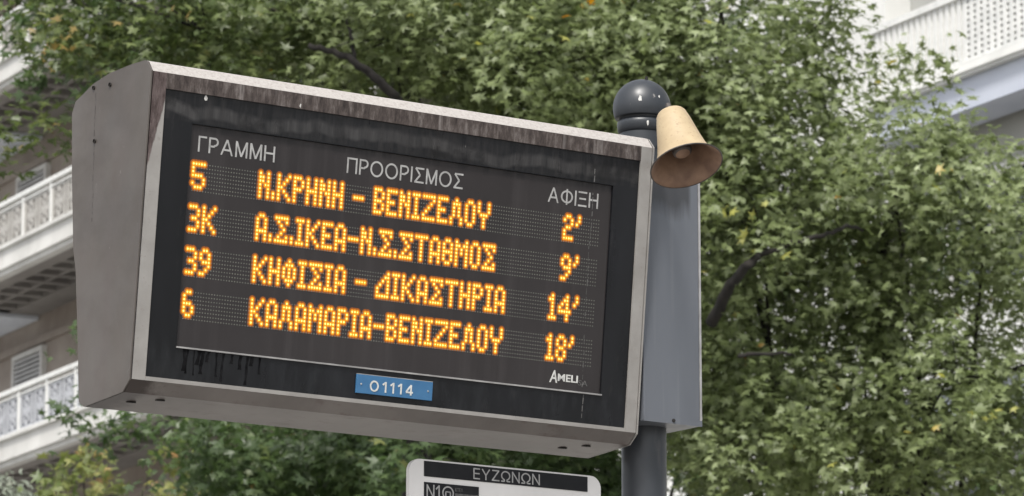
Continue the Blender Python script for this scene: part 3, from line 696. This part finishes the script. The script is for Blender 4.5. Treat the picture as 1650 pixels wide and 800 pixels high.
GL = {'Γ': (.58, [[(e_, 0), (e_, 1)], [(e_, q_), (.58, q_)]]), 'Π': (.78, [[(e_, 0), (e_, 1)], [(e_, q_), (.78-e_, q_)], [(.78-e_, 0), (.78-e_, 1)]]),
'P': (.68, [[(e_, 0), (e_, 1)], [(e_, q_), (.40, q_)] + arc(.40, .72, .68-e_-.40, q_-.72, 90, -90, 12) + [(.40, .44+.0), (e_, .44)]]),
'A': (.88, [[(e_, 0), (.44, .985)], [(.44, .985), (.88-e_, 0)], [(.20, .34), (.68, .34)]]),
'M': (.86, [[(e_, 0), (e_, 1)], [(.07, .98), (.43, .06)], [(.43, .06), (.79, .98)], [(.86-e_, 0), (.86-e_, 1)]]),
'H': (.77, [[(e_, 0), (e_, 1)], [(.77-e_, 0), (.77-e_, 1)], [(e_, .53), (.77-e_, .53)]]),
'O': (.98, [arc(.49, .5, .49-e_, .5-e_+.012, 0, 360, 30)]), 'I': (T_, [[(e_, 0), (e_, 1)]]),
'Σ': (.74, [[(.74, q_), (.08, q_)], [(.08, q_), (.44, .52)], [(.44, .52), (.06, e_)], [(.02, e_), (.74, e_)]]),
'Φ': (.98, [arc(.49, .5, .49-e_, .37, 0, 360, 30), [(.49, -.02), (.49, 1.02)]]), 'Ξ': (.70, [[(0, q_), (.70, q_)], [(.08, .52), (.62, .52)], [(0, e_), (.70, e_)]]),
'E': (.66, [[(e_, 0), (e_, 1)], [(e_, q_), (.66, q_)], [(e_, .52), (.62, .52)], [(e_, e_), (.66, e_)]]),
'Y': (.86, [[(e_, .99), (.43, .42)], [(.86-e_, .99), (.43, .42)], [(.43, 0), (.43, .45)]]),
'Z': (.76, [[(.04, q_), (.74, q_)], [(.70, q_), (.05, e_)], [(0, e_), (.76, e_)]]),
'Ω': (.94, [[(.02, e_), (.34, e_)], [(.34, e_), (.34, .14)] + arc(.47, .56, .47-e_, .44-e_, 250, -70, 24) + [(.60, .14), (.60, e_)], [(.60, e_), (.92, e_)]]),
'N': (.78, [[(e_, 0), (e_, 1)], [(.05, .98), (.73, .02)], [(.78-e_, 0), (.78-e_, 1)]]),
'1': (.36, [[(.30, 0), (.30, 1)], [(.30, .97), (.0, .70)]]), '0': (.86, [arc(.43, .5, .43-e_, .5-e_, 0, 360, 28)]),
'4': (.74, [[(.53, 0), (.53, .98)], [(.53, .95), (.04, .28)], [(.02, .27), (.74, .27)]])}
def stroke_text(name, word, x0, x1, z0, z1, y, m, parent, t=T_, gap=.17, depth=.0006):
    tot = sum(GL[c][0] for c in word) + gap*(len(word)-1); sx = (x1-x0)/tot; sz = z1-z0; X = x0; bm = bmesh.new(); k_ = 0
    for c in word:
        w_, lines = GL[c]
        for ln in lines:
            for i, (p, q) in enumerate(zip(ln, ln[1:])):
                d = Vector((q[0]-p[0], q[1]-p[1])); 
                if d.length < 1e-6: continue
                d.normalize(); nrm = Vector((-d.y, d.x))*t/2; ext = d*(t*.12 if len(ln) > 2 else 0)
                yy = y - (k_ % 5)*1.5e-5; k_ += 1
                c4 = [Vector(p)-ext+nrm, Vector(q)+ext+nrm, Vector(q)+ext-nrm, Vector(p)-ext-nrm]
                if len(ln) == 2 and abs(d.x) > .02 and abs(d.y) > .02:      # diagonals end flush with the letter
                    for v_ in c4: v_.y = min(max(v_.y, 0), 1)
                f = [bm.verts.new((X+v_.x*sx, yy, z0+v_.y*sz)) for v_ in c4]; g_ = [bm.verts.new((v_.co.x, yy+depth, v_.co.z)) for v_ in f]
                bm.faces.new(f)
                for j in range(4): bm.faces.new((f[j], f[(j+1) % 4], g_[(j+1) % 4], g_[j]))
        X += (w_+gap)*sx
    return bmo(name, bm, m, parent)
stroke_text('heading_text', 'ΓPAMMH', -.5125, -.3285, .1762, .2092, ys, M_text, DSP)['label'] = 'heading reading ΓΡΑΜΜΗ'
stroke_text('heading_text', 'ΠPOOPIΣMOΣ', -.1510, .1425, .1764, .2096, ys, M_text, DSP)['label'] = 'heading reading ΠΡΟΟΡΙΣΜΟΣ'
stroke_text('heading_text', 'AΦIΞH', .3655, .4990, .1760, .2092, ys, M_text, DSP)['label'] = 'heading reading ΑΦΙΞΗ'
text_obj('maker_mark', 'A', .3985, .4190, -.2125, -.1855, ys, M_textw, DSP, shear=.12, bold=.01)
text_obj('maker_mark', 'MELI', .4205, .4735, -.2080, -.1920, ys, M_textw, DSP, bold=.02)
text_obj('maker_mark', 'SA', .4750, .5000, -.2125, -.2010, ys, M_wear, DSP)['label'] = 'scratched last letters of the maker mark'
# number plate
bm = bmesh.new(); box(bm, -.0975, .0935, -.0005, .0038, -.2815, -.2420); NP = bmo('number_plate', bm, M_blue, DSP, bevel=.0008); NP['label'] = 'small blue plate numbered 01114'
bm = bmesh.new(); box(bm, -.0975, .0935, .0, .003, -.2418, -.2405); bmo('plate_edge', bm, M_trim, NP)
stroke_text('plate_number', '01114', -.064, .044, -.2750, -.2525, -.0012, M_textw, NP, t=.15, gap=.42)
for x in (-.086, .082):
    bm = bmesh.new(); lathe(bm, [(.0022, 0), (.0018, .0009), (0, .001)], 10, Matrix.Translation((x, -.0005, -.262)) @ FM); bmo('rivet', bm, M_trim, NP)

# ---- LED matrix
G = {
'Α': ".##.|#..#|#..#|#..#|####|#..#|#..#", 'Β': "###.|#..#|#..#|###.|#..#|#..#|###.", 'Ε': "####|#...|#...|###.|#...|#...|####",
'Ζ': "#####|....#|...#.|..#..|.#...|#....|#####", 'Η': "#..#|#..#|#..#|####|#..#|#..#|#..#", 'Θ': ".##.|#..#|#..#|####|#..#|#..#|.##.",
'Ι': "###|.#.|.#.|.#.|.#.|.#.|###", 'Κ': "#...#|#..#.|#.#..|##...|#.#..|#..#.|#...#", 'Λ': "..#..|.###.|.#.#.|.#.#.|.#.#.|#...#|#...#",
'Μ': "#...#|##.##|#.#.#|#.#.#|#...#|#...#|#...#", 'Ν': "#..#|##.#|##.#|#.##|#..#|#..#|#..#", 'Ο': ".##.|#..#|#..#|#..#|#..#|#..#|.##.",
'Ρ': "###.|#..#|#..#|###.|#...|#...|#...", 'Σ': "#####|.#..#|..#..|...#.|..#..|.#..#|#####", 'Τ': "#####|..#..|..#..|..#..|..#..|..#..|..#..",
'Υ': "#...#|#...#|#...#|.###.|..#..|..#..|..#..", 'Φ': "..#..|.###.|#.#.#|#.#.#|#.#.#|.###.|..#..", 'Δ': "....#|...##|..#.#|.#..#|#...#|#...#|#####",
'.': ".|.|.|.|.|#|#", '-': "....|....|....|####|....|....|....", ' ': "..|..|..|..|..|..|..", "'": ".#|.#|#.|..|..|..|..",
'1': ".#.|##.|.#.|.#.|.#.|.#.|###", '2': ".##.|#..#|...#|.##.|#...|#...|####", '3': "###.|...#|...#|.##.|...#|...#|###.", '4': "...#.|..##.|.#.#.|#..#.|#####|...#.|...#.",
'5': "#####|#....|#....|####.|....#|#...#|.###.", '6': ".##.|#...|#...|###.|#..#|#..#|.##.", '8': ".##.|#..#|#..#|.##.|#..#|#..#|.##.", '9': ".##.|#..#|#..#|.###|...#|..#.|##.."}
PU, PW, U0 = .00644, .00793, -.5200
def hexdot(bm, x, y, z, rx, rz, n=6, mi=0, dome=0.0):
    v = [bm.verts.new((x+rx*math.cos(2*math.pi*i/n), y, z+rz*math.sin(2*math.pi*i/n))) for i in range(n)]
    if dome:
        c_ = bm.verts.new((x, y-dome, z))
        for i in range(n): bm.faces.new((v[i], v[(i+1) % n], c_)).material_index = mi
    else: bm.faces.new(v).material_index = mi
rows = [("5", "Ν.ΚΡΗΝΗ - ΒΕΝΙΖΕΛΟΥ", "2'", 145), ("3Κ", "Α.Σ.ΙΚΕΑ-Ν.Σ.ΣΤΑΘΜΟΣ", "9'", 145), ("39", "ΚΗΦΙΣΙΑ - ΔΙΚΑΣΤΗΡΙΑ", "14'", 145), ("6", "ΚΑΛΑΜΑΡΙΑ-ΒΕΝΙΖΕΛΟΥ", "18'", 145)]
for ri, (ln, dest, tm, cr) in enumerate(rows):
    zt = .1508 - .0879*ri; lit = set(); chars = []
    def put(s, c):
        for ch in s:
            g = G[ch].split('|'); dots = []
            for r_, row in enumerate(g):
                for c_, t_ in enumerate(row):
                    if t_ == '#': lit.add((c+c_, r_)); dots.append((c+c_, r_))
            if dots: chars.append((ch, dots))
            c += len(g[0]) + 1
    put(ln, 0); put(dest, 25)
    if len(tm) == 3:
        put(tm[0], cr-4); put(tm[1:], cr)
    else: put(tm, cr)
    bm = bmesh.new()
    for c in range(160):
        for r_ in range(8):
            if (c, r_) not in lit: hexdot(bm, U0+c*PU, .0080, zt-r_*PW, .0016, .0016, 6)
    row_o = tag(bmo('led_row', bm, M_unlit, DSP), 'row %s %s %s' % (ln, dest, tm), kind='stuff')
    for ch, dots in chars:
        bm = bmesh.new()
        for c, r_ in dots:
            x, z = U0+c*PU, zt-r_*PW
            hexdot(bm, x, .0080, z, .00318, .0037, 8, 1)
            kq = .75 if rd.random() < .12 else 1.0; hexdot(bm, x, .0078, z, .0020*kq, .00225*kq, 6, 0, .0006)
        for c, r_ in dots:  # added glow discs behind each lit dot, imitating its halo
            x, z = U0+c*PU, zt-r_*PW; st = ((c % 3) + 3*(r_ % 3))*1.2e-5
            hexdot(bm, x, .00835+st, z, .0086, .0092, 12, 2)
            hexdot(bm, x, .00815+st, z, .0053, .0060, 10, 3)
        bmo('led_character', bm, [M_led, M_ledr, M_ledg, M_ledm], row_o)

# ------------------------------------------------------------------ pole with cabinet and ball finial
PC = (.7180, .12)                            # pole centre in the upright frame (x, y)
zg = .14 - O.z
POLE = empty('sign_pole', MP0 @ Matrix.Translation((PC[0], PC[1], zg)), 'dark blue grey pole with ball finial and flat cabinet carrying the display', 'pole')
H0 = -zg                                     # height of the frame origin above the pole's foot
bm = bmesh.new(); lathe(bm, [(0, 0), (.0505, 0), (.0505, .9), (.048, .92), (.0500, .94), (.0500, H0+.395)], 48); bmo('shaft', bm, M_pole, POLE, smooth=True)
bm = bmesh.new(); box(bm, -.16, .16, -.16, .16, 0, .015); bmo('base_plate', bm, M_pole, POLE)
zc = H0+.4555
bm = bmesh.new()
lathe(bm, [(0, -.0600), (.050, -.0600), (.0515, -.058), (.0545, -.054), (.0560, -.040), (.0555, -.0335), (.0515, -.031), (.0505, -.0265), (.0520, -.0235), (.0600, -.0250)] +
      [(.0652*math.cos(a), .0652*math.sin(a)) for a in np.linspace(R(-20), R(88), 22)] + [(0, .0652)], 56, Matrix.Translation((0, 0, zc)))
ball = bmo('ball_finial', bm, M_pole, POLE, smooth=True)
def on_ball(px_dir, r, seed):
    d = Vector(px_dir).normalized(); M = Matrix.Translation(Vector((0, 0, zc)) + d*.0655) @ d.to_track_quat('Z', 'Y').to_matrix().to_4x4()
    splat('bird_dropping', ball, M, r, M_drop, seed=seed)
on_ball((-.62, -.75, .12), .0062, 3); on_ball((.02, -.95, .22), .003, 5)
bm = bmesh.new(); lathe(bm, [(.0035, 0), (.0035, .008), (0, .009)], 10, Matrix.Translation((.0, -.018, zc+.0615))); bmo('bolt', bm, M_hole, ball)
splat('bird_dropping', ball, Matrix.Translation((-.022, -.0525, zc-.046)) @ FM, .006, M_drop, seed=8)
# cabinet: front at y=.02, bottom z=-.274
cx0, cx1, cy0, cy1, cz0, cz1 = .6440-PC[0], .8012-PC[0], .02-PC[1], .24-PC[1], H0-.2735, H0+.30
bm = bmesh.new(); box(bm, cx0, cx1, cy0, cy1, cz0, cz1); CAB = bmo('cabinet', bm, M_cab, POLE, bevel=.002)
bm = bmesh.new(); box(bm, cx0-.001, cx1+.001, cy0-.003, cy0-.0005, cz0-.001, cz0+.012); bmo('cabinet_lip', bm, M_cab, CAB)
bm = bmesh.new(); box(bm, cx1-.004, cx1+.0015, cy0-.002, cy0-.0004, cz0+.0125, cz1); bmo('cabinet_edge', bm, M_trim, CAB)
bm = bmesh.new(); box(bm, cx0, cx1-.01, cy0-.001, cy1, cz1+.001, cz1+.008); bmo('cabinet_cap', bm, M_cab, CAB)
bm = bmesh.new(); lathe(bm, [(.0045, 0), (.004, .002), (0, .0022)], 12, Matrix.Translation((.005, cy0-.003, cz0+.006)) @ FM); bmo('screw', bm, M_hole, CAB)
# bracket hidden behind the display housing
bm = bmesh.new(); box(bm, -.30, cx0-.001, .05, .11, H0-.05, H0+.05); bmo('mounting_arm', bm, M_pole, POLE)

# ------------------------------------------------------------------ horn loudspeaker
cr_, cu_, cf_ = Vector((1, 0, 0)), Vector((0, -.1943, .9809)), Vector((0, .9809, .1943))
ax = (.835*(.259*cr_ - .966*cu_) - .55*cf_).normalized()
mouth = at(1106, 267, 8.72)
q = ax.to_track_quat('Z', 'X').to_matrix().to_4x4()
HORN = empty('horn_loudspeaker', Matrix.Translation(mouth) @ q, 'cream coloured bell shaped horn loudspeaker with rusty inside, hanging beside the ball finial', 'loudspeaker')
bm = bmesh.new()
op = [(0, -.1385), (.018, -.1380), (.0290, -.1345), (.0325, -.1290), (.0330, -.1230), (.0345, -.1205), (.0375, -.1080), (.0425, -.083), (.0475, -.058), (.0530, -.036), (.0610, -.014), (.0700, -.003), (.0752, 0), (.0760, .0012)]
lathe(bm, op, 56); bmo('horn_shell', bm, M_horn, HORN, smooth=True)
bm = bmesh.new(); lathe(bm, [(.0760, .0013), (.0745, .0010), (.0680, -.0045), (.0585, -.0155), (.0500, -.038), (.0445, -.060), (.0392, -.085), (.0335, -.108), (.030, -.118), (0, -.120)], 56); bmo('horn_lining', bm, M_hornin, HORN, smooth=True)
bm = bmesh.new(); lathe(bm, [(.0748, .0016), (.0768, .0020), (.0775, .0002), (.0764, -.001)], 56); bmo('horn_rim', bm, M_horndk, HORN, smooth=True)
bm = bmesh.new(); lathe(bm, [(0, -.030), (.016, -.0305), (.0195, -.0335), (.0205, -.038), (.0205, -.075), (.014, -.10), (.014, -.116)], 36); bmo('horn_driver', bm, M_horndk, HORN, smooth=True)
bm = bmesh.new(); lathe(bm, [(0, -.0285), (.0145, -.029), (.0158, -.0315)], 30); bmo('driver_cap', bm, M_hornin, HORN, smooth=True)
# strap from horn neck to the cabinet
Mi = (Matrix.Translation(mouth) @ q).inverted()
a_ = Mi @ (MP0 @ Vector((.74, .10, .30))); b_ = Vector((0, 0, -.12))
bm = bmesh.new(); tube(bm, [a_, a_.lerp(b_, .5), b_], [.008, .008, .010], 8); bmo('bracket', bm, M_pole, HORN)

bm = bmesh.new(); lathe(bm, [(.006, -.160), (.006, -.148), (.010, -.147)], 12); bmo('bolt', bm, M_horndk, HORN)
bm = bmesh.new(); c1 = Mi @ (MP0 @ Vector((.735, .075, .36))); tube(bm, [b_, b_.lerp(c1, .35)+Vector((.006, -.02, -.02)), b_.lerp(c1, .7)+Vector((.0, -.02, -.01)), c1], [.0035]*4, 7); bmo('cable', bm, M_hole, HORN)

# ------------------------------------------------------------------ bus stop board
BD = empty('bus_stop_board', MP0 @ Matrix.Translation((.348, .12, -.39)), 'white bus stop board with rounded corners headed ΕΥΖΩΝΩΝ on a black strip', 'sign')
bm = bmesh.new(); hw, rr_, hh = .2515, .027, .62
pts = []
for cx_, cz_, a0 in ((hw-rr_, -rr_, 0), (-hw+rr_, -rr_, 90), (-hw+rr_, -hh+rr_, 180), (hw-rr_, -hh+rr_, 270)):
    for j in range(8): a = R(a0 + j*90/7); pts.append((cx_+rr_*math.cos(a), cz_+rr_*math.sin(a)))
A_ = [bm.verts.new((x, 0, z)) for x, z in pts]; B_ = [bm.verts.new((x, .012, z)) for x, z in pts]
bm.faces.new(A_); bm.faces.new(B_[::-1])
for i in range(len(pts)): bm.faces.new((A_[i], A_[(i+1) % len(pts)], B_[(i+1) % len(pts)], B_[i]))
bmo('board', bm, M_board, BD)
bx = -.348; bz = .39
bm = bmesh.new(); box(bm, .1335+bx, .5628+bx, -.0015, -.0003, -.4265+bz, -.3935+bz); HD = bmo('header_strip', bm, M_black, BD)
stroke_text('header_text', 'EYZΩNΩN', .2600+bx, .4345+bx, -.4225+bz, -.3985+bz, -.0022, M_text, HD)
bm = bmesh.new(); box(bm, .1337+bx, .2747+bx, -.0015, -.0003, -.478+bz, -.4388+bz); RS = bmo('route_strip', bm, M_black, BD)
stroke_text('route_text', 'N1', .1395+bx, .1730+bx, -.4735+bz, -.4435+bz, -.0022, M_text, RS)
bm = bmesh.new(); n = 28; ro, ri = .0150, .0118; cx_, cz_ = .1945+bx, -.4585+bz
vo = [[bm.verts.new((cx_+r_*math.cos(2*math.pi*i/n), -.0022, cz_+r_*math.sin(2*math.pi*i/n))) for i in range(n)] for r_ in (ro, ri)]
for i in range(n): bm.faces.new((vo[0][i], vo[0][(i+1) % n], vo[1][(i+1) % n], vo[1][i]))
box(bm, cx_-.0065, cx_+.0065, -.0023, -.0018, cz_+.0015, cz_+.0035); box(bm, cx_-.0075, cx_-.0045, -.0023, -.0018, cz_-.008, cz_+.0012); box(bm, cx_+.0045, cx_+.0075, -.0023, -.0018, cz_-.008, cz_+.0012)
bmo('route_emblem', bm, M_text, RS)
text_obj('route_small_text', 'ΚΤΕΛ', .2130+bx, .2330+bx, -.4535+bz, -.4455+bz, -.0022, M_wear, RS)
bm = bmesh.new(); box(bm, .2130+bx, .2725+bx, -.0020, -.0016, -.4740+bz, -.4575+bz); bmo('route_small_text', bm, M_wear, RS)
for zq in (-.10, -.50):
    bm = bmesh.new(); box(bm, .20, .372, .0125, .030, zq-.02, zq+.02); bmo('bracket', bm, M_pole, BD)
